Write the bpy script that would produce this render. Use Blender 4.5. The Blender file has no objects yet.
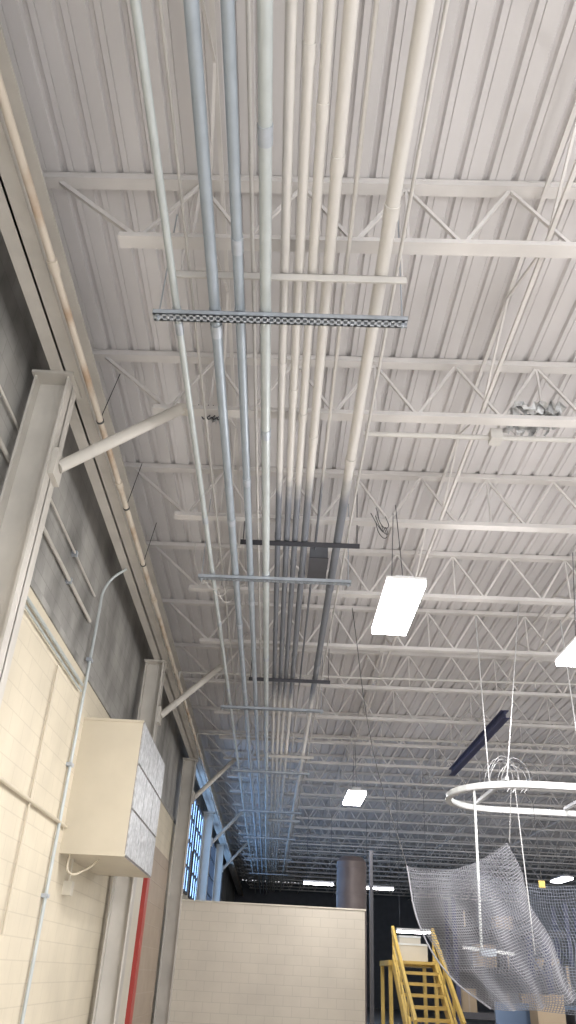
import bpy, math, random
from mathutils import Vector, Matrix
random.seed(4)
CZ=1.6            # eye height
scene=bpy.context.scene
scene.view_settings.view_transform='Standard'
scene.view_settings.exposure=0.06
scene.view_settings.gamma=1.0

# ---------------------------------------------------------------- materials
def nodes(name):
    m=bpy.data.materials.new(name); m.use_nodes=True
    nt=m.node_tree; b=nt.nodes['Principled BSDF']
    return m,nt,b
def paint(name,col,rough=.6,metal=0.,var=.12,scale=3.,stretch=(1,1,1),bump=0.0,dark=None,thr=(.3,.7)):
    m,nt,b=nodes(name)
    tc=nt.nodes.new('ShaderNodeTexCoord'); mp=nt.nodes.new('ShaderNodeMapping')
    mp.inputs['Scale'].default_value=stretch
    n=nt.nodes.new('ShaderNodeTexNoise'); n.inputs['Scale'].default_value=scale; n.inputs['Detail'].default_value=5
    r=nt.nodes.new('ShaderNodeValToRGB')
    d=dark if dark else tuple(c*(1-var*2) for c in col)
    r.color_ramp.elements[0].position=thr[0]; r.color_ramp.elements[1].position=thr[1]
    r.color_ramp.elements[0].color=(*d,1); r.color_ramp.elements[1].color=(*col,1)
    nt.links.new(tc.outputs['Object'],mp.inputs[0]); nt.links.new(mp.outputs[0],n.inputs['Vector'])
    nt.links.new(n.outputs['Fac'],r.inputs[0]); nt.links.new(r.outputs[0],b.inputs['Base Color'])
    b.inputs['Roughness'].default_value=rough; b.inputs['Metallic'].default_value=metal
    if bump:
        bp=nt.nodes.new('ShaderNodeBump'); bp.inputs['Strength'].default_value=bump; bp.inputs['Distance'].default_value=.02
        nt.links.new(n.outputs['Fac'],bp.inputs['Height']); nt.links.new(bp.outputs[0],b.inputs['Normal'])
    return m
def block(name,col,mortar,axis='Y',var=.1,streak=None):
    m,nt,b=nodes(name)
    tc=nt.nodes.new('ShaderNodeTexCoord'); sp=nt.nodes.new('ShaderNodeSeparateXYZ'); cb=nt.nodes.new('ShaderNodeCombineXYZ')
    nt.links.new(tc.outputs['Object'],sp.inputs[0])
    nt.links.new(sp.outputs[axis],cb.inputs[0]); nt.links.new(sp.outputs['Z'],cb.inputs[1])
    br=nt.nodes.new('ShaderNodeTexBrick'); br.inputs['Scale'].default_value=1
    br.inputs['Brick Width'].default_value=.4; br.inputs['Row Height'].default_value=.2; br.inputs['Mortar Size'].default_value=.006
    br.inputs['Color1'].default_value=(*col,1); br.inputs['Color2'].default_value=(*[c*(1-var*.4) for c in col],1)
    br.inputs['Mortar'].default_value=(*mortar,1)
    nt.links.new(cb.outputs[0],br.inputs['Vector'])
    n=nt.nodes.new('ShaderNodeTexNoise'); n.inputs['Scale'].default_value=1.2; n.inputs['Detail'].default_value=6
    if streak:
        mp=nt.nodes.new('ShaderNodeMapping'); mp.inputs['Scale'].default_value=streak
        nt.links.new(tc.outputs['Object'],mp.inputs[0]); nt.links.new(mp.outputs[0],n.inputs['Vector'])
    else: nt.links.new(tc.outputs['Object'],n.inputs['Vector'])
    r=nt.nodes.new('ShaderNodeValToRGB'); lo=1-var*2.5
    r.color_ramp.elements[0].position=.3; r.color_ramp.elements[1].position=.65
    r.color_ramp.elements[0].color=(lo,lo,lo,1)
    mx=nt.nodes.new('ShaderNodeMix'); mx.data_type='RGBA'; mx.blend_type='MULTIPLY'; mx.inputs[0].default_value=1
    nt.links.new(n.outputs['Fac'],r.inputs[0]); nt.links.new(br.outputs['Color'],mx.inputs[6]); nt.links.new(r.outputs[0],mx.inputs[7])
    nt.links.new(mx.outputs[2],b.inputs['Base Color']); b.inputs['Roughness'].default_value=.65
    bp=nt.nodes.new('ShaderNodeBump'); bp.inputs['Strength'].default_value=.25; bp.inputs['Distance'].default_value=.006; bp.invert=True
    nt.links.new(br.outputs['Fac'],bp.inputs['Height']); nt.links.new(bp.outputs[0],b.inputs['Normal'])
    return m
def partly_painted(name,cw,cd,a0,a1,b0,b1):
    # pipe whose paint stops and starts again along its length (soft overspray ends)
    m,nt,b=nodes(name); N=nt.nodes.new; Lk=nt.links.new
    tc=N('ShaderNodeTexCoord'); sp=N('ShaderNodeSeparateXYZ'); Lk(tc.outputs['Object'],sp.inputs[0])
    n=N('ShaderNodeTexNoise'); n.inputs['Scale'].default_value=5; Lk(tc.outputs['Object'],n.inputs['Vector'])
    ad=N('ShaderNodeMath'); ad.operation='MULTIPLY_ADD'; ad.inputs[1].default_value=.5; Lk(n.outputs['Fac'],ad.inputs[0]); Lk(sp.outputs['Y'],ad.inputs[2])
    def mr(x0,x1):
        r=N('ShaderNodeMapRange'); r.interpolation_type='SMOOTHSTEP'; r.inputs[1].default_value=x0; r.inputs[2].default_value=x1
        Lk(ad.outputs[0],r.inputs[0]); return r
    r1=mr(a0,a1); r2=mr(b0,b1)
    sb=N('ShaderNodeMath'); sb.operation='SUBTRACT'; Lk(r1.outputs[0],sb.inputs[0]); Lk(r2.outputs[0],sb.inputs[1])
    mx=N('ShaderNodeMix'); mx.data_type='RGBA'; Lk(sb.outputs[0],mx.inputs[0]); mx.inputs[6].default_value=(*cw,1); mx.inputs[7].default_value=(*cd,1)
    Lk(mx.outputs[2],b.inputs['Base Color']); b.inputs['Roughness'].default_value=.45
    return m
def emit(name,col,s):
    m,nt,b=nodes(name)
    b.inputs['Base Color'].default_value=(*col,1); b.inputs['Emission Color'].default_value=(*col,1); b.inputs['Emission Strength'].default_value=s
    return m

M_deck=paint('deck_paint',(.665,.645,.645),.6,var=.10,scale=1.1,stretch=(1,.35,1))
M_joist=paint('joist_paint',(.68,.655,.635),.55,var=.10,scale=1.5)
M_beam=paint('beam_cream',(.56,.53,.48),.5,var=.1,scale=2)
M_rust=paint('stained_cream',(.54,.48,.40),.5,var=.1,scale=1.6,dark=(.34,.22,.13),thr=(.33,.5))
M_pw=paint('pipe_white',(.57,.55,.52),.5,var=.08,scale=4)
M_pwd=partly_painted('pipe_partly_painted',(.57,.55,.52),(.14,.15,.17),6.9,7.7,14.2,15.2)
M_pg=paint('pipe_galv_blue',(.36,.41,.46),.42,.3,var=.08,scale=5)
M_pl=paint('pipe_galv_light',(.49,.53,.53),.42,.2,var=.07,scale=5)
M_pd=paint('pipe_unpainted_dark',(.14,.15,.17),.5,.2,var=.1,scale=5)
M_galv=paint('strut_galv',(.46,.50,.55),.4,.4,var=.1,scale=9)
M_dark=paint('dark_steel',(.07,.07,.08),.5,.3,var=.1,scale=5)
M_black=paint('black_cable',(.05,.05,.05),.6)
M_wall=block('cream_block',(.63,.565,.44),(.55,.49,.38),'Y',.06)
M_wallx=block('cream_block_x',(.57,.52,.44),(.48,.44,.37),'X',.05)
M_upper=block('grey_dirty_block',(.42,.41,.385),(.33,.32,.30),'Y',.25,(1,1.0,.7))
M_tan=paint('tan_door',(.38,.31,.24),.6,var=.06)
M_tan2=paint('tan_door_rib',(.41,.34,.27),.6,var=.06)
M_pale=paint('pale_trim',(.60,.56,.47),.5,var=.04)
M_red=paint('red_guard',(.42,.05,.04),.45,var=.05)
M_box=paint('cream_sheet_metal',(.56,.50,.39),.45,var=.04)
M_foil=paint('filter_foil',(.66,.67,.68),.42,.5,var=.24,scale=16,bump=.9)
M_gap=paint('filter_seam',(.22,.20,.19),.6)
M_floor=paint('concrete_floor',(.51,.49,.47),.5,var=.08,scale=1)
M_lamp=emit('lamp_lens',(1,.97,.98),18)
M_house=paint('lamp_housing',(.8,.8,.8),.4,var=.03)
M_win=emit('daylight_glass',(.33,.58,1),3.4)
M_yel=paint('yellow_paint',(.56,.39,.10),.5,var=.07,scale=4)
M_brown=paint('tank_brown',(.19,.155,.15),.5,.2,var=.12)
M_white=paint('track_white',(.66,.68,.67),.35,var=.05)
M_rod=paint('rod_grey',(.50,.50,.50),.4,.3,var=.05)
M_net=paint('net_cord',(.25,.25,.27),.7,var=.05)
M_net2=paint('net_cord_dark',(.16,.175,.21),.7,var=.05)
M_card=paint('cardboard',(.36,.28,.19),.8,var=.06)
M_blue=paint('blue_paint',(.10,.15,.24),.5,var=.05)
M_navy=paint('navy_paint',(.045,.05,.11),.5,var=.05)
M_farwall=paint('far_wall_paint',(.15,.16,.18),.7,var=.1)

# ---------------------------------------------------------------- mesh builder
class MB:
    def __init__(s): s.v=[];s.f=[];s.m=[];s.mats=[];s.sm=[]
    def mi(s,mat):
        if mat not in s.mats: s.mats.append(mat)
        return s.mats.index(mat)
    def add(s,vs,fs,mat,smooth=False):
        o=len(s.v); s.v+= [tuple(v) for v in vs]; k=s.mi(mat)
        for f in fs: s.f.append([i+o for i in f]); s.m.append(k); s.sm.append(smooth)
    def box(s,x0,x1,y0,y1,z0,z1,mat):
        s.add([(x,y,z) for z in(z0,z1) for y in(y0,y1) for x in(x0,x1)],
              [(0,2,3,1),(4,5,7,6),(0,1,5,4),(2,6,7,3),(0,4,6,2),(1,3,7,5)],mat)
    def bar(s,p,q,w,h,mat,up=(0,0,1)):
        p=Vector(p);q=Vector(q);d=(q-p).normalized();u=Vector(up)
        if abs(d.dot(u))>.98: u=Vector((0,1,0))
        r=d.cross(u).normalized();u=r.cross(d)
        vs=[]
        for c in(p,q):
            for a,b in((-1,-1),(1,-1),(1,1),(-1,1)): vs.append(c+r*a*w/2+u*b*h/2)
        s.add(vs,[(0,3,2,1),(4,5,6,7),(0,1,5,4),(1,2,6,5),(2,3,7,6),(3,0,4,7)],mat)
    def tube(s,p,q,r,mat,n=14,r2=None):
        p=Vector(p);q=Vector(q);d=(q-p).normalized();u=Vector((0,0,1))
        if abs(d.dot(u))>.98:u=Vector((0,1,0))
        a=d.cross(u).normalized();b=a.cross(d); r2=r if r2 is None else r2
        vs=[];
        for c,rr in((p,r),(q,r2)):
            for i in range(n):
                t=2*math.pi*i/n; vs.append(c+a*math.cos(t)*rr+b*math.sin(t)*rr)
        s.add(vs,[(i,(i+1)%n,n+(i+1)%n,n+i) for i in range(n)],mat,True)
        s.add(vs[:n],[tuple(range(n-1,-1,-1))],mat); s.add(vs[n:],[tuple(range(n))],mat)
    def mesh(s,name):
        me=bpy.data.meshes.new(name); me.from_pydata(s.v,[],s.f)
        for m in s.mats: me.materials.append(m)
        me.polygons.foreach_set('material_index',s.m); me.polygons.foreach_set('use_smooth',s.sm); me.update(); return me
    def obj(s,name,parent=None,loc=(0,0,0)):
        o=bpy.data.objects.new(name,s.mesh(name)); scene.collection.objects.link(o); o.location=loc
        if parent: o.parent=parent
        return o
def empty(name,loc=(0,0,0)):
    e=bpy.data.objects.new(name,None); scene.collection.objects.link(e); e.location=loc; return e
def cable(name,pts,r,mat,parent=None,cyc=False):
    c=bpy.data.curves.new(name,'CURVE'); c.dimensions='3D'; c.bevel_depth=r; c.bevel_resolution=3
    sp=c.splines.new('BEZIER'); sp.bezier_points.add(len(pts)-1)
    for b,p in zip(sp.bezier_points,pts):
        b.co=p; b.handle_left_type=b.handle_right_type='AUTO'
    sp.use_cyclic_u=cyc; c.materials.append(mat)
    o=bpy.data.objects.new(name,c); scene.collection.objects.link(o)
    if parent:o.parent=parent
    return o

WX=-2.5; HD=CZ+5.6; YB=20.5; YF=60; RX=20; Y0=-5
# ---------------------------------------------------------------- shell
b=MB(); b.box(WX-.3,RX,Y0,YF,-.2,0,M_floor); b.obj('floor')
b=MB(); x=WX-.1; prof=[]
while x<RX:
    prof+= [(x,HD),(x+.095,HD),(x+.110,HD+.036),(x+.140,HD+.036),(x+.155,HD),(x+.200,HD),(x+.204,HD+.009),(x+.209,HD)]; x+=.23
n=len(prof); vs=[]
for y in (Y0,YF): vs+=[(px,y,pz) for px,pz in prof]
b.add(vs,[(i,i+1,n+i+1,n+i) for i in range(n-1)],M_deck)
b.box(WX-.3,RX,Y0,YF,HD+.05,HD+.16,M_deck)
b.obj('ceiling')
PL=CZ+3.16
wl=empty('wall_left')
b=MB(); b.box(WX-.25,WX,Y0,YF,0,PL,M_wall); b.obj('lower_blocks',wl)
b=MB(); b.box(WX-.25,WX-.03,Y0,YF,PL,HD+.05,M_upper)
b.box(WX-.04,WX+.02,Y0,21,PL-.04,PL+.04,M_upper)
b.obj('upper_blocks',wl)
b=MB(); b.box(WX-.3,RX,YF,YF+.2,0,HD,M_farwall)
b.obj('wall_far')
b=MB(); b.box(RX,RX+.2,Y0,YF,0,HD,M_pale); b.obj('wall_right')
b=MB(); b.box(-2.12,2.25,YB,YB+.2,0,CZ+1.40,M_wallx); b.box(-2.15,2.28,YB-.02,YB+.22,CZ+1.40,CZ+1.43,M_pale); b.obj('wall_back')
for i,(ya,yb) in enumerate(((21.6,25.2),(26,30),(31,36),(37,42))):
    b=MB(); z0,z1=CZ+1.9,CZ+4.5
    b.box(WX-.02,WX+.01,ya,yb,z0,z1,M_win)
    k=int((yb-ya)/.7)
    for j in range(k+1):
        y=ya+(yb-ya)*j/k; b.box(WX+.0,WX+.06,y-.03,y+.03,z0,z1,M_dark)
    for j in range(5):
        z=z0+(z1-z0)*j/4; b.box(WX+.0,WX+.06,ya,yb,z-.03,z+.03,M_dark)
    b.obj('window_%d'%(i+1))
b=MB(); b.box(WX+.001,WX+.03,16.9,20.2,0,CZ+2.2,M_tan)
for z in range(9): b.box(WX+.03,WX+.036,16.9,20.2,.4*z+.35,.4*z+.37,M_tan2)
b.box(WX+.001,WX+.10,16.5,16.85,0,CZ+2.3,M_red); b.obj('door_1')
b=MB(); b.box(WX,WX+.05,14.6,16.3,0,CZ+2.4,M_pale); b.box(WX,WX+.14,14.3,14.6,0,CZ+2.5,M_pale); b.obj('trim_1')

# ---------------------------------------------------------------- steel frame
def hcol(y):
    b=MB(); x0,x1=-2.42,-2.10
    b.box(x0,x1,y-.01,y+.01,0,CZ+4.65,M_beam)
    b.box(x1-.02,x1,y-.14,y+.14,0,CZ+4.65,M_beam); b.box(x0,x0+.02,y-.14,y+.14,0,CZ+4.65,M_beam)
    b.box(x0-.02,x1+.04,y-.18,y+.18,CZ+4.62,CZ+4.65,M_beam); b.box(x0-.03,x1+.05,y-.2,y+.2,0,.03,M_beam)
    b.obj('steel_column')
    b=MB(); p=(-2.06,y+.02,CZ+3.72); q=(-1.14,y+.50,CZ+4.83)
    b.tube(p,q,.056,M_beam,18); b.box(-2.098,-2.05,y-.1,y+.12,CZ+3.58,CZ+3.85,M_beam); b.box(-1.2,-1.08,y+.44,y+.56,CZ+4.78,CZ+4.84,M_beam)
    b.obj('knee_brace')
for y in(-2,5.62,13.2,20.4,28,35.6): hcol(y)
b=MB(); zb=CZ+4.65
b.box(-2.27,-2.01,Y0,YF,zb,zb+.025,M_beam); b.box(-2.15,-2.13,Y0,YF,zb,zb+.45,M_beam); b.box(-2.27,-2.01,Y0,YF,zb+.43,zb+.455,M_beam)
b.obj('eave_beam')
b=MB(); b.tube((-1.93,Y0,CZ+4.60),(-1.93,YF-.01,CZ+4.60),.032,M_rust)
y=1
while y<50:
    b.tube((-1.93,y,CZ+4.60),(-1.93,y+.12,CZ+4.60),.042,M_rust); y+=3.1
b.obj('sprinkler_main_pipe')
for y in(6.1,7.75,9.2):
    b=MB(); b.tube((-1.93,y,CZ+4.63),(-1.86,y+.1,CZ+5.30),.005,M_black,8)
    b.tube((-1.93,y-.012,CZ+4.60),(-1.93,y+.012,CZ+4.60),.038,M_black); b.obj('pipe_hanger_rod')

# open-web joists
JL=RX-.3; ZBm=-.76
b=MB()
def chord(x0,x1,z,s):
    b.box(x0,x1,-.06,.06,z-.006,z+.006,M_joist)
    for o in(-.018,.018): b.box(x0,x1,o-.004,o+.004,min(z,z+s*.055),max(z,z+s*.055),M_joist)
chord(WX+.12,JL,-.01,-1); b.box(WX+.12,JL,-.055,.055,-.065,-.012,M_joist)
chord(-1.45,JL,ZBm,1); b.box(-1.45,JL,-.05,.05,ZBm+.006,ZBm+.05,M_joist)
b.bar((WX+.45,0,-.06),(-1.3,0,ZBm+.03),.035,.035,M_joist)
x=-1.3; k=0
while x<JL-.6:
    b.bar((x,0,ZBm+.04),(x+.42,0,-.05),.026,.026,M_joist)
    b.bar((x+.42,0,-.05),(x+.84,0,ZBm+.04),.026,.026,M_joist)
    if k%2==0: b.bar((x+.42,.0,-.05),(x+.42,.0,ZBm+.04),.02,.02,M_joist)
    x+=.84;k+=1
jm=b.mesh('bar_joist')
JY=[4.04+2.11*k for k in range(-4,26)]
for y in JY:
    o=bpy.data.objects.new('bar_joist',jm); scene.collection.objects.link(o); o.location=(0,y,HD-.003); o.rotation_euler=(0,0,-.035)
for bx in(1.85,4.3,6.9,9.6,-.75):
    b=MB(); b.bar((bx,Y0,CZ+4.90),(bx,YF-.05,CZ+4.90),.032,.032,M_joist); b.bar((bx+.05,Y0,CZ+5.48),(bx+.05,YF-.05,CZ+5.48),.032,.032,M_joist)
    for y in JY[:16]:
        yy=y-.035*bx
        b.bar((bx,yy,CZ+4.9),(bx+.05,yy+1.06,CZ+5.46),.02,.02,M_joist); b.bar((bx+.05,yy+1.06,CZ+5.46),(bx,yy+2.1,CZ+4.9),.02,.02,M_joist)
    b.obj('joist_bridging')
b=MB(); b.box(4.42,4.58,15.2,20.4,CZ+4.60,CZ+4.615,M_navy); b.box(4.49,4.51,15.2,20.4,CZ+4.60,CZ+4.76,M_navy); b.box(4.42,4.58,15.2,20.4,CZ+4.75,CZ+4.765,M_navy); b.obj('navy_crane_rail')

# ---------------------------------------------------------------- pipes
def pipe(name,X,Z,r,m,coup=3.05,off=0.):
    b=MB(); b.tube((X,Y0,Z),(X,55,Z),r,m,18)
    y=off-3
    while y<54:
        b.tube((X,y,Z),(X,y+.13,Z),r*1.14,M_galv if m in(M_pg,M_pl) else m,18); y+=coup
    b.obj(name)
ZL=CZ+4.42
pipe('conduit_pipe',-.975,ZL,.029,M_pl,off=1.4)
pipe('conduit_pipe',-.675,ZL,.043,M_pg,off=4.45)
pipe('conduit_pipe',-.48,ZL,.039,M_pg,off=3.6)
pipe('conduit_pipe',-.28,ZL,.043,M_pl,off=2.75)
pipe('thin_conduit',-.88,ZL+.2,.012,M_pw)
pipe('thin_conduit',-.385,ZL+.15,.014,M_pw)
ZR=CZ+4.60
for i,(X,r) in enumerate(((-.145,.035),(-.035,.036),(.065,.036),(.185,.042),(.59,.050))):
    pipe('conduit_pipe',X,ZR,r,M_pwd,off=2+.35*i)
pipe('thin_conduit',.33,ZR+.1,.016,M_pwd)
pipe('thin_conduit',.72,ZR+.1,.014,M_pw)
Q=-.03
def strut(y,z,x0=-1.15,x1=.82):
    b=MB(); w=.041
    for o in(-w,w-.008): b.box(x0,x1,o,o+.008,0,.045,M_galv)
    b.box(x0,x1,-w,-w+.024,0,.006,M_galv); b.box(x0,x1,w-.024,w,0,.006,M_galv)
    x=x0
    while x<x1-.02: b.box(x,x+.022,-w,w,0,.006,M_galv); x+=.052
    for o in(-w,w-.012): b.box(x0,x1,o,o+.012,.040,.045,M_galv)
    for X,r in((-.975,.029),(-.675,.043),(-.48,.039),(-.28,.043)):
        b.tube((X,-.018,ZL-z),(X,.018,ZL-z),r+.006,M_galv,18); 
    for X in(x0+.04,x1-.04):
        b.tube((X,0,-.04),(X,0,HD-.06-z),.006,M_galv,8); b.tube((X,0,-.02),(X,0,-.003),.018,M_galv,6)
    o=b.obj('strut_trapeze_hanger',loc=(0,y,z)); o.rotation_euler=(0,0,Q)
for y in(4.34,8.95,14.6,20,25.5,31,37,43): strut(y,ZL-.043-.046)
def angle(y,x0,x1,m,z=ZR-.05):
    b=MB(); b.box(x0,x1,-.035,.035,-.008,0,m); b.box(x0,x1,-.035,-.027,-.065,0,m)
    for X in(x0+.03,x1-.03): b.tube((X,0,-.03),(X,0,HD-.06-z),.006,M_dark if m is M_dark else M_joist,8)
    o=b.obj('pipe_support_angle',loc=(0,y,z)); o.rotation_euler=(0,0,Q)
angle(4.10,-.97,.78,M_pw); angle(8.3,-.6,.86,M_dark); angle(13.4,-.6,.86,M_dark); angle(19,-.6,.86,M_pw); angle(28,-.6,.86,M_pw)
b=MB(); b.box(.27,.50,8.7,9.35,ZR-.03,ZR+.16,M_pd); b.box(.26,.51,8.69,9.36,ZR-.04,ZR-.03,M_dark); b.obj('pull_box')
b=MB(); b.tube((.7,6.35,CZ+4.80),(14,5.9,CZ+4.80),.026,M_pw); b.box(1.98,2.10,6.22,6.36,CZ+4.74,CZ+4.86,M_pw); b.obj('cross_conduit')
for y in(14.0,18.3):
    b=MB(); b.tube((-1.93,y,CZ+4.78),(15,y-.45,CZ+5.02),.02,M_pw)
    b.tube((-1.93,y,CZ+4.60),(-1.93,y,CZ+4.78),.02,M_pw)
    for X in(-1.4,1.7,4.7,7.7,10.7):
        t=(X+1.93)/16.93; z=CZ+4.78+.24*t; yy=y-.45*t
        b.tube((X,yy,z-.02),(X,yy,z-.09),.014,M_pw,10); b.tube((X,yy,z-.12),(X,yy,z-.115),.025,M_galv,10); b.tube((X,yy,z-.12),(X,yy,z-.09),.006,M_galv,6)
    b.obj('sprinkler_branch_pipe')
def foil(x,y,z,sx,sy):
    b=MB(); n=14; vs=[]
    for j in range(n+1):
        for i in range(n+1):
            vs.append((x+sx*(i/n-.5)+random.uniform(-.02,.02),y+sy*(j/n-.5)+random.uniform(-.02,.02),z+random.uniform(-.05,.05)))
    b.add(vs,[(j*(n+1)+i,j*(n+1)+i+1,(j+1)*(n+1)+i+1,(j+1)*(n+1)+i) for j in range(n) for i in range(n) if random.random()>.08],M_foil)
    b.obj('torn_foil_insulation')
foil(2.4,6.15,CZ+4.95,.50,.50); foil(-.82,6.3,CZ+4.9,.13,.2)
cc=empty('loose_cables')
for k in range(4):
    x=.98+random.uniform(-.05,.22); y=8+random.uniform(-.1,.2)
    cable('cable_%d'%k,[(x,y,CZ+4.9),(x+.08,y,CZ+4.68+random.uniform(-.06,.06)),(x+.16,y+.1,CZ+4.7),(x+.14,y+.2,CZ+4.9)],.005,M_black if k%2 else M_dark,cc)
for k in range(4):
    x=-1.25+.08*k; y=9+.2*k
    cable('wire_%d'%k,[(x,y,CZ+4.85),(x+.05,y,CZ+4.5),(x+.2,y+.2,CZ+4.38),(x+.3,y+.2,CZ+4.8)],.005,M_pw,cc)
for k in range(4):
    x=-1.0+.05*k
    cable('wire_b%d'%k,[(x,6.2,CZ+4.95),(x+.05,6.25,CZ+4.82),(x+.09,6.2,CZ+4.78),(x+.12,6.3,CZ+4.95)],.006,M_dark,cc)

# ---------------------------------------------------------------- wall conduits & box
cr=empty('wall_conduit_riser')
b=MB()
b.tube((WX+.04,9.45,0),(WX+.04,9.45,CZ+4.0),.020,M_pl)
for z in(.8,2.2,3.6,4.9): b.box(WX,WX+.07,9.40,9.50,z,z+.04,M_galv)
b.obj('riser',cr)
cable('top_bend',[(WX+.04,9.45,CZ+4.0),(WX+.05,9.45,CZ+4.3),(WX+.14,9.46,CZ+4.5),(-2.2,9.46,CZ+4.64)],.019,M_pl,cr)
b=MB(); b.tube((WX+.04,Y0,CZ+2.95),(WX+.04,9.3,CZ+2.95),.018,M_pl); b.tube((WX+.04,Y0,CZ+2.87),(WX+.04,9.3,CZ+2.87),.013,M_pl)
b.obj('wall_conduit')
for z,r in((3.75,.022),(4.1,.014)):
    b=MB(); b.tube((WX+.01,Y0,CZ+z),(WX+.01,9.2,CZ+z),r,M_beam)
    for y in range(-4,9,2): b.box(WX-.03,WX+.035,y,y+.05,CZ+z-.03,CZ+z+.03,M_galv)
    b.obj('wall_conduit')
b=MB(); b.tube((WX+.04,Y0,CZ+1.38),(WX+.04,9.8,CZ+1.38),.018,M_box); b.obj('wall_conduit')
b=MB(); b.tube((WX+.03,8.2,CZ+0.2),(WX+.03,8.2,CZ+2.8),.012,M_box); b.obj('wall_conduit')
cable('box_power_cable',[(-2.4,9.95,CZ+1.10),(-2.35,9.9,CZ+.9),(-2.2,10,CZ+.95),(-2.1,10.2,CZ+1.08)],.012,M_box)
b=MB(); b.box(WX,WX+.1,10.3,10.45,CZ+.7,CZ+.85,M_pale); b.tube((WX+.05,10.37,CZ+.85),(WX+.05,10.37,CZ+1.1),.012,M_pale,8); b.obj('outlet_box')
b=MB(); x0,x1,y0,y1,z0,z1=WX,-1.74,9.85,12.2,CZ+1.10,CZ+2.70
b.box(x0,x1,y0,y1,z0,z1,M_box)
b.box(x0,x1+.01,y0-.012,y0,z0,z0+.03,M_box);b.box(x0,x1+.01,y0-.012,y0,z1-.03,z1,M_box)
b.box(x1,x1+.004,y0,y1,z0,z1,M_gap)
for i in range(3):
    for j in range(3):
        ya=y0+.02+j*(y1-y0-.02)/3; yb=ya+(y1-y0-.02)/3-.035; za=z0+.02+i*(z1-z0-.02)/3; zz=za+(z1-z0-.02)/3-.03
        b.box(x1,x1+.018,ya,yb,za,zz,M_foil)
b.obj('wall_air_filter_unit')

# ---------------------------------------------------------------- lamps
def lamp(x,y,z=CZ+3.6,w=.38,l=1.35,power=150):
    e=empty('high_bay_light',(x,y,z))
    b=MB(); b.box(-w/2-.02,w/2+.02,-l/2-.02,l/2+.02,.02,.05,M_house); b.box(-w/4,w/4,-l/2+.1,l/2-.1,.05,.12,M_house); b.obj('housing',e)
    b=MB(); b.box(-w/2-.012,w/2+.012,-l/2-.012,l/2+.012,-.045,.02,M_lamp); b.obj('lens',e)
    b=MB()
    for sy in(-1,1):
        b.tube((0,sy*l*.35,.12),(0,sy*.1,HD-z-.7),.005,M_dark,6)
    b.obj('hanging_chain',e)
    L=bpy.data.lights.new('lamp_glow','AREA'); L.shape='RECTANGLE'; L.size=w; L.size_y=l; L.energy=power; L.color=(1,.975,.96)
    o=bpy.data.objects.new('lamp_glow',L); scene.collection.objects.link(o); o.parent=e; o.location=(0,0,-.05)
    P=bpy.data.lights.new('lamp_spill','POINT'); P.energy=power*.6; P.shadow_soft_size=.2; P.color=(1,.975,.96)
    o=bpy.data.objects.new('lamp_spill',P); scene.collection.objects.link(o); o.parent=e; o.location=(0,0,-.32)
for (x,y) in((1.25,7.96),(3.70,8.7),(.6,-2.2),(4.2,-3.5),(8.5,8),(9,18),(8.5,0),(14,12)):
    lamp(x,y)
lamp(4.1,1.2,power=250); lamp(1.82,18.7,power=90); lamp(14,24,power=90); lamp(11,32,power=110)
for i,(x,y,z) in enumerate(((1.55,28,2.65),(3.6,28.5,2.65),(4.0,24,1.2))):
    e=empty('strip_light'); b=MB(); z=CZ+z
    b.box(x-.5,x+.5,y-.09,y+.09,z,z+.06,M_house); b.box(x-.48,x+.48,y-.07,y+.07,z-.05,z,M_lamp)
    for s in(-.4,.4): b.tube((x+s,y,z+.06),(x+s,y,HD-.7),.006,M_dark,6)
    b.obj('fixture',e)
    if i==0:
        P=bpy.data.lights.new('strip_glow','POINT'); P.energy=60; P.shadow_soft_size=.3
        o=bpy.data.objects.new('strip_glow',P); scene.collection.objects.link(o); o.parent=e; o.location=(x,y,z-.35)

# ---------------------------------------------------------------- back area
b=MB(); b.tube((2.26,24,0),(2.26,24,CZ+2.85),.42,M_brown,32)
b.tube((2.26,24,CZ+2.85),(2.26,24,CZ+2.98),.42,M_brown,32,.32)
for z in(1.3,2.0,2.7): b.tube((2.26,24,CZ+z),(2.26,24,CZ+z+.05),.44,M_brown,32)
b.obj('dust_collector_tank')
b=MB(); b.box(2.30,2.38,19.9,20.02,0,CZ+2.65,M_dark); b.box(2.33,2.36,19.88,20.04,0,CZ+2.6,M_dark); b.box(2.24,2.44,19.84,20.08,0,.02,M_dark); b.obj('steel_post')

st=MB(); xs0,xs1=2.80,3.70; yb0=17.0; N=10; rise=.2; run=.28
for i in range(N):
    y=yb0+run*i; z=rise*(i+1); st.box(xs0,xs1,y,y+.27,z-.03,z,M_yel); st.box(xs0,xs1,y-.005,y+.01,z-.06,z,M_yel)
yt=yb0+run*N; zt=rise*N
for X in(xs0,xs1):
    st.bar((X,yb0,.08),(X,yt,zt),.05,.26,M_yel)
    st.bar((X,yb0,.95),(X,yt,zt+.62),.06,.13,M_yel); st.bar((X,yb0,.5),(X,yt,zt+.30),.035,.035,M_yel)
    for i in(0,3,6,9.8):
        y=yb0+run*i; st.box(X-.02,X+.02,y-.02,y+.02,rise*i,rise*i+.93-.03*i,M_yel)
st.box(xs0-.1,xs1+.1,yt,yt+1.6,zt-.1,zt,M_yel)
for X in(xs0-.05,xs1+.05):
    for y in(yt+.1,yt+1.5): st.box(X-.04,X+.04,y-.04,y+.04,0,zt,M_yel)
st.obj('yellow_stairs')
b=MB(); 
for (x,y,z,sx,sy,sz) in((2.95,20.2,2.001,.7,.4,.32),(3.1,20.8,2.001,.5,.4,.5)):
    b.box(x,x+sx,y,y+sy,z,z+sz,M_pale); b.box(x-.01,x+sx+.01,y-.01,y+sy+.01,z+sz,z+sz+.04,M_white)
b.obj('storage_crates')

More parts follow.
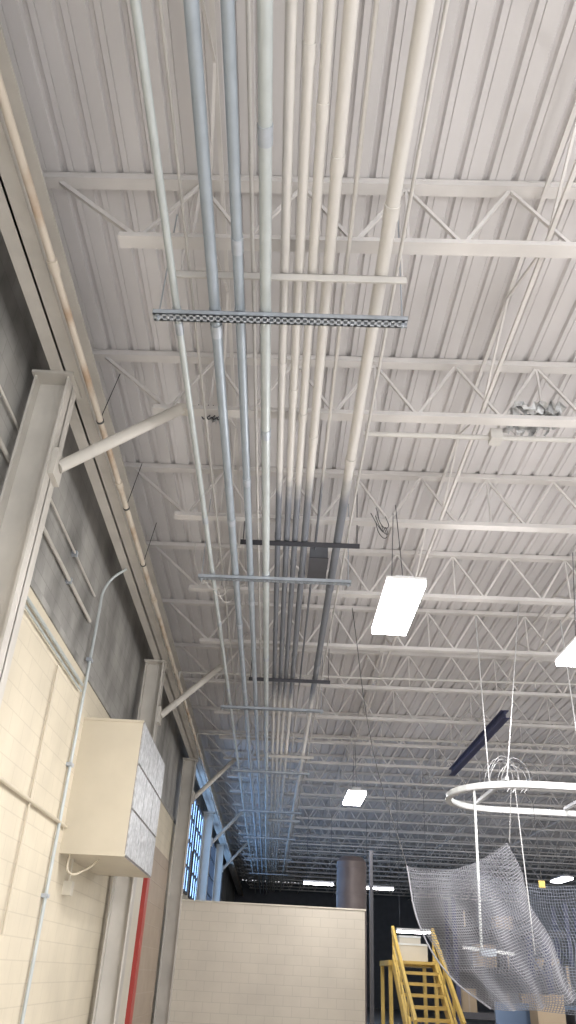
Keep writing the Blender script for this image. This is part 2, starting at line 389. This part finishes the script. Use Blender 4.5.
def rack(x0,y0,w,d,levels,h):
    e=empty('pallet_rack',(x0,y0,0)); b=MB()
    for X in(0,w):
        for Y in(0,d): b.box(X-.05,X+.05,Y-.04,Y+.04,0,h,M_navy)
        z=.2
        while z<h-.5: b.bar((X,0,z),(X,d,z+.45),.03,.03,M_navy); z+=.5
    for z in levels:
        for Y in(0,d): b.box(0,w,Y-.03,Y+.03,z-.12,z,M_dark)
        b.box(0,w,0,d,z,z+.02,M_dark)
    b.obj('frame',e); c=MB()
    for z in levels:
        x=.1
        while x<w-.5:
            s=random.uniform(.35,.6);hh=random.uniform(.25,.55)
            if random.random()<.75:
                c.box(x,x+s,.1,.1+s,z+.02,z+.02+hh,random.choice([M_card,M_farwall,M_tan,M_dark]))
                c.box(x+s*.45,x+s*.55,.095,.1,z+.02,z+.02+hh,M_tan)
            x+=s+.08
    c.obj('boxes',e)
rack(4.9,15.5,2.7,1,(.6,1.5),2.45); rack(8.1,15.5,2.7,1,(.6,1.5,2.3),2.9); rack(4.9,23,3,1,(1,2,2.9),3.6); rack(8.5,23,3,1,(1,2,2.9),3.6); rack(12,20,3,1,(1,2,2.9),3.6)
b=MB(); b.box(3.5,5.2,12.9,13.9,1.00,1.07,M_blue)
for X in(3.55,5.15):
    for Y in(12.95,13.85): b.box(X-.04,X+.04,Y-.04,Y+.04,0,1.0,M_blue)
b.box(3.5,5.2,13.85,13.9,1.07,1.4,M_blue); b.obj('blue_workbench')
b=MB()
for (x,y,s,h,m) in((3.95,13.2,.4,.46,M_card),(4.45,13.1,.5,.28,M_dark)):
    b.box(x,x+s,y,y+s,1.072,1.07+h,m); b.box(x-.01,x+s+.01,y-.01,y+s*.5,1.07+h,1.08+h,m)
b.obj('cardboard_boxes')

# ---------------------------------------------------------------- overhead oval track + net
tr=empty('oval_overhead_track',(0,0,0)); zt_=CZ+2.2
path=[];cy,rr,xa,xb=10.85,.86,3.2,6.6
for i in range(17):
    t=math.pi/2+math.pi*i/16; path.append((xa+rr*math.cos(t),cy+rr*math.sin(t)))
for i in range(17):
    t=-math.pi/2+math.pi*i/16; path.append((xb+rr*math.cos(t),cy+rr*math.sin(t)))
def ring(hw,z0,z1,mat,name):
    b=MB(); n=len(path); vs=[]
    for i,(x,y) in enumerate(path):
        p0=Vector(path[i-1]);p1=Vector(path[(i+1)%n]);d=(p1-p0).normalized();nn=Vector((d.y,-d.x))
        for s,z in((-1,z0),(1,z0),(1,z1),(-1,z1)): vs.append((x+nn.x*s*hw,y+nn.y*s*hw,z))
    fs=[]
    for i in range(n):
        a=4*i;c=4*((i+1)%n)
        for k in range(4): fs.append((a+k,a+(k+1)%4,c+(k+1)%4,c+k))
    b.add(vs,fs,mat); b.obj(name,tr)
ring(.022,zt_-.03,zt_+.035,M_white,'rail'); ring(.04,zt_-.045,zt_-.03,M_rod,'lower_flange')
b=MB()
for X in(2.9,4.2,5.5):
    b.bar((X,cy-rr,zt_+.06),(X,cy+rr,zt_+.06),.04,.04,M_rod)
    b.tube((X,cy,zt_+.07),(X,cy,CZ+4.85),.010,M_rod)
    b.tube((X,cy-rr,zt_+.07),(X+.5,cy-.6,CZ+4.85),.007,M_rod)
b.tube((2.55,10.3,zt_),(2.52,10.4,CZ+.35),.016,M_white); b.tube((3.05,10.2,zt_),(3.12,10.3,CZ+.35),.007,M_rod)
b.bar((2.3,10.4,CZ+.38),(2.9,10.4,CZ+.34),.04,.035,M_white); b.box(2.5,2.68,10.34,10.46,CZ+.30,CZ+.38,M_galv)
b.obj('suspension',tr)
for k in range(9):
    x=3.15+random.uniform(-.15,.25)
    cable('cable_%d'%k,[(x-.25,10.8,zt_+.1),(x-.2,10.7,zt_+.3+.1*random.random()),(x,10.8,zt_+.4+.15*random.random()),(x+.2,10.9,zt_+.25),(x+.1,10.9,zt_+.08)],.004,M_dark if k%2 else M_rod,tr)
def net(parent,name,mat,Y,top,left,right,bot,nu,nv,th,fold):
    b=MB(); vs=[]
    for j in range(nv+1):
        v=j/nv
        for i in range(nu+1):
            u=i/nu
            T=top(u);B=bot(u);L=left(v);R=right(v)
            P=[]
            for k in(0,1):
                P.append((1-v)*T[k]+v*B[k]+(1-u)*L[k]+u*R[k]-((1-u)*(1-v)*top(0)[k]+u*(1-v)*top(1)[k]+(1-u)*v*bot(0)[k]+u*v*bot(1)[k]))
            y=Y+fold*math.sin(u*19+v*2)*(.35+.65*v)+.35*math.sin(math.pi*v)*math.sin(math.pi*u)*-1
            vs.append((P[0]+.03*math.sin(v*14+u*5),y,CZ+P[1]))
    W=nu+1
    b.add(vs,[(j*W+i,j*W+i+1,(j+1)*W+i+1,(j+1)*W+i) for j in range(nv) for i in range(nu)],mat)
    o=b.obj(name,parent); w=o.modifiers.new('w','WIREFRAME'); w.thickness=th; w.use_replace=True
def q(p0,p1,p2): return lambda t:tuple((1-t)**2*a+2*t*(1-t)*m+t*t*c for a,m,c in zip(p0,p1,p2))
sn=empty('safety_net')
net(sn,'front_panel',M_net,10.5,q((1.68,1.24),(2.35,1.10),(3.0,1.58)),q((1.68,1.24),(1.74,.35),(2.6,-.22)),q((3.0,1.58),(3.2,.8),(3.7,-.05)),q((2.6,-.22),(3.2,-.26),(3.7,-.05)),54,56,.0075,.14)
net(sn,'rear_panel',M_net2,11.3,q((2.7,1.35),(3.8,.95),(5.2,1.5)),q((2.7,1.35),(2.75,.4),(2.8,-.15)),q((5.2,1.5),(5.2,.5),(5.2,-.15)),q((2.8,-.15),(3.9,-.35),(5.2,-.15)),72,44,.008,.10)
cable('left_cord',[(1.68,10.5,CZ+1.24),(1.3,10.6,CZ+2.6),(1.0,10.7,CZ+4.8)],.006,M_black,sn)
cable('right_cord',[(3.0,10.5,CZ+1.58),(3.0,10.2,zt_)],.006,M_rod,sn)
cable('rear_cord',[(5.2,11.3,CZ+1.5),(5.2,11.6,zt_)],.006,M_rod,sn)
cable('edge_rope',[(1.68,10.5,CZ+1.24),(1.80,10.45,CZ+.6),(2.12,10.45,CZ+.10),(2.6,10.5,CZ-.22)],.010,M_net,sn)
b=MB(); b.box(3.38,3.46,10.7,10.71,CZ+1.1,CZ+1.18,M_yel); b.tube((3.42,10.7,CZ+1.18),(3.42,10.7,zt_-.05),.004,M_black,6); b.obj('yellow_tag')

# ---------------------------------------------------------------- world & camera
w=bpy.data.worlds.new('World'); scene.world=w; w.use_nodes=True
w.node_tree.nodes['Background'].inputs[0].default_value=(.95,.97,1,1); w.node_tree.nodes['Background'].inputs[1].default_value=2.5
cam=bpy.data.cameras.new('Camera'); co=bpy.data.objects.new('Camera',cam); scene.collection.objects.link(co)
cam.sensor_fit='VERTICAL'; cam.sensor_height=36; cam.lens=770/1024*36; cam.clip_end=300
co.matrix_world=Matrix.Translation((0,0,CZ))@Matrix.Rotation(.0045,4,'Z')@Matrix.Rotation(math.radians(121),4,'X')@Matrix.Rotation(.055,4,'Z')
scene.camera=co
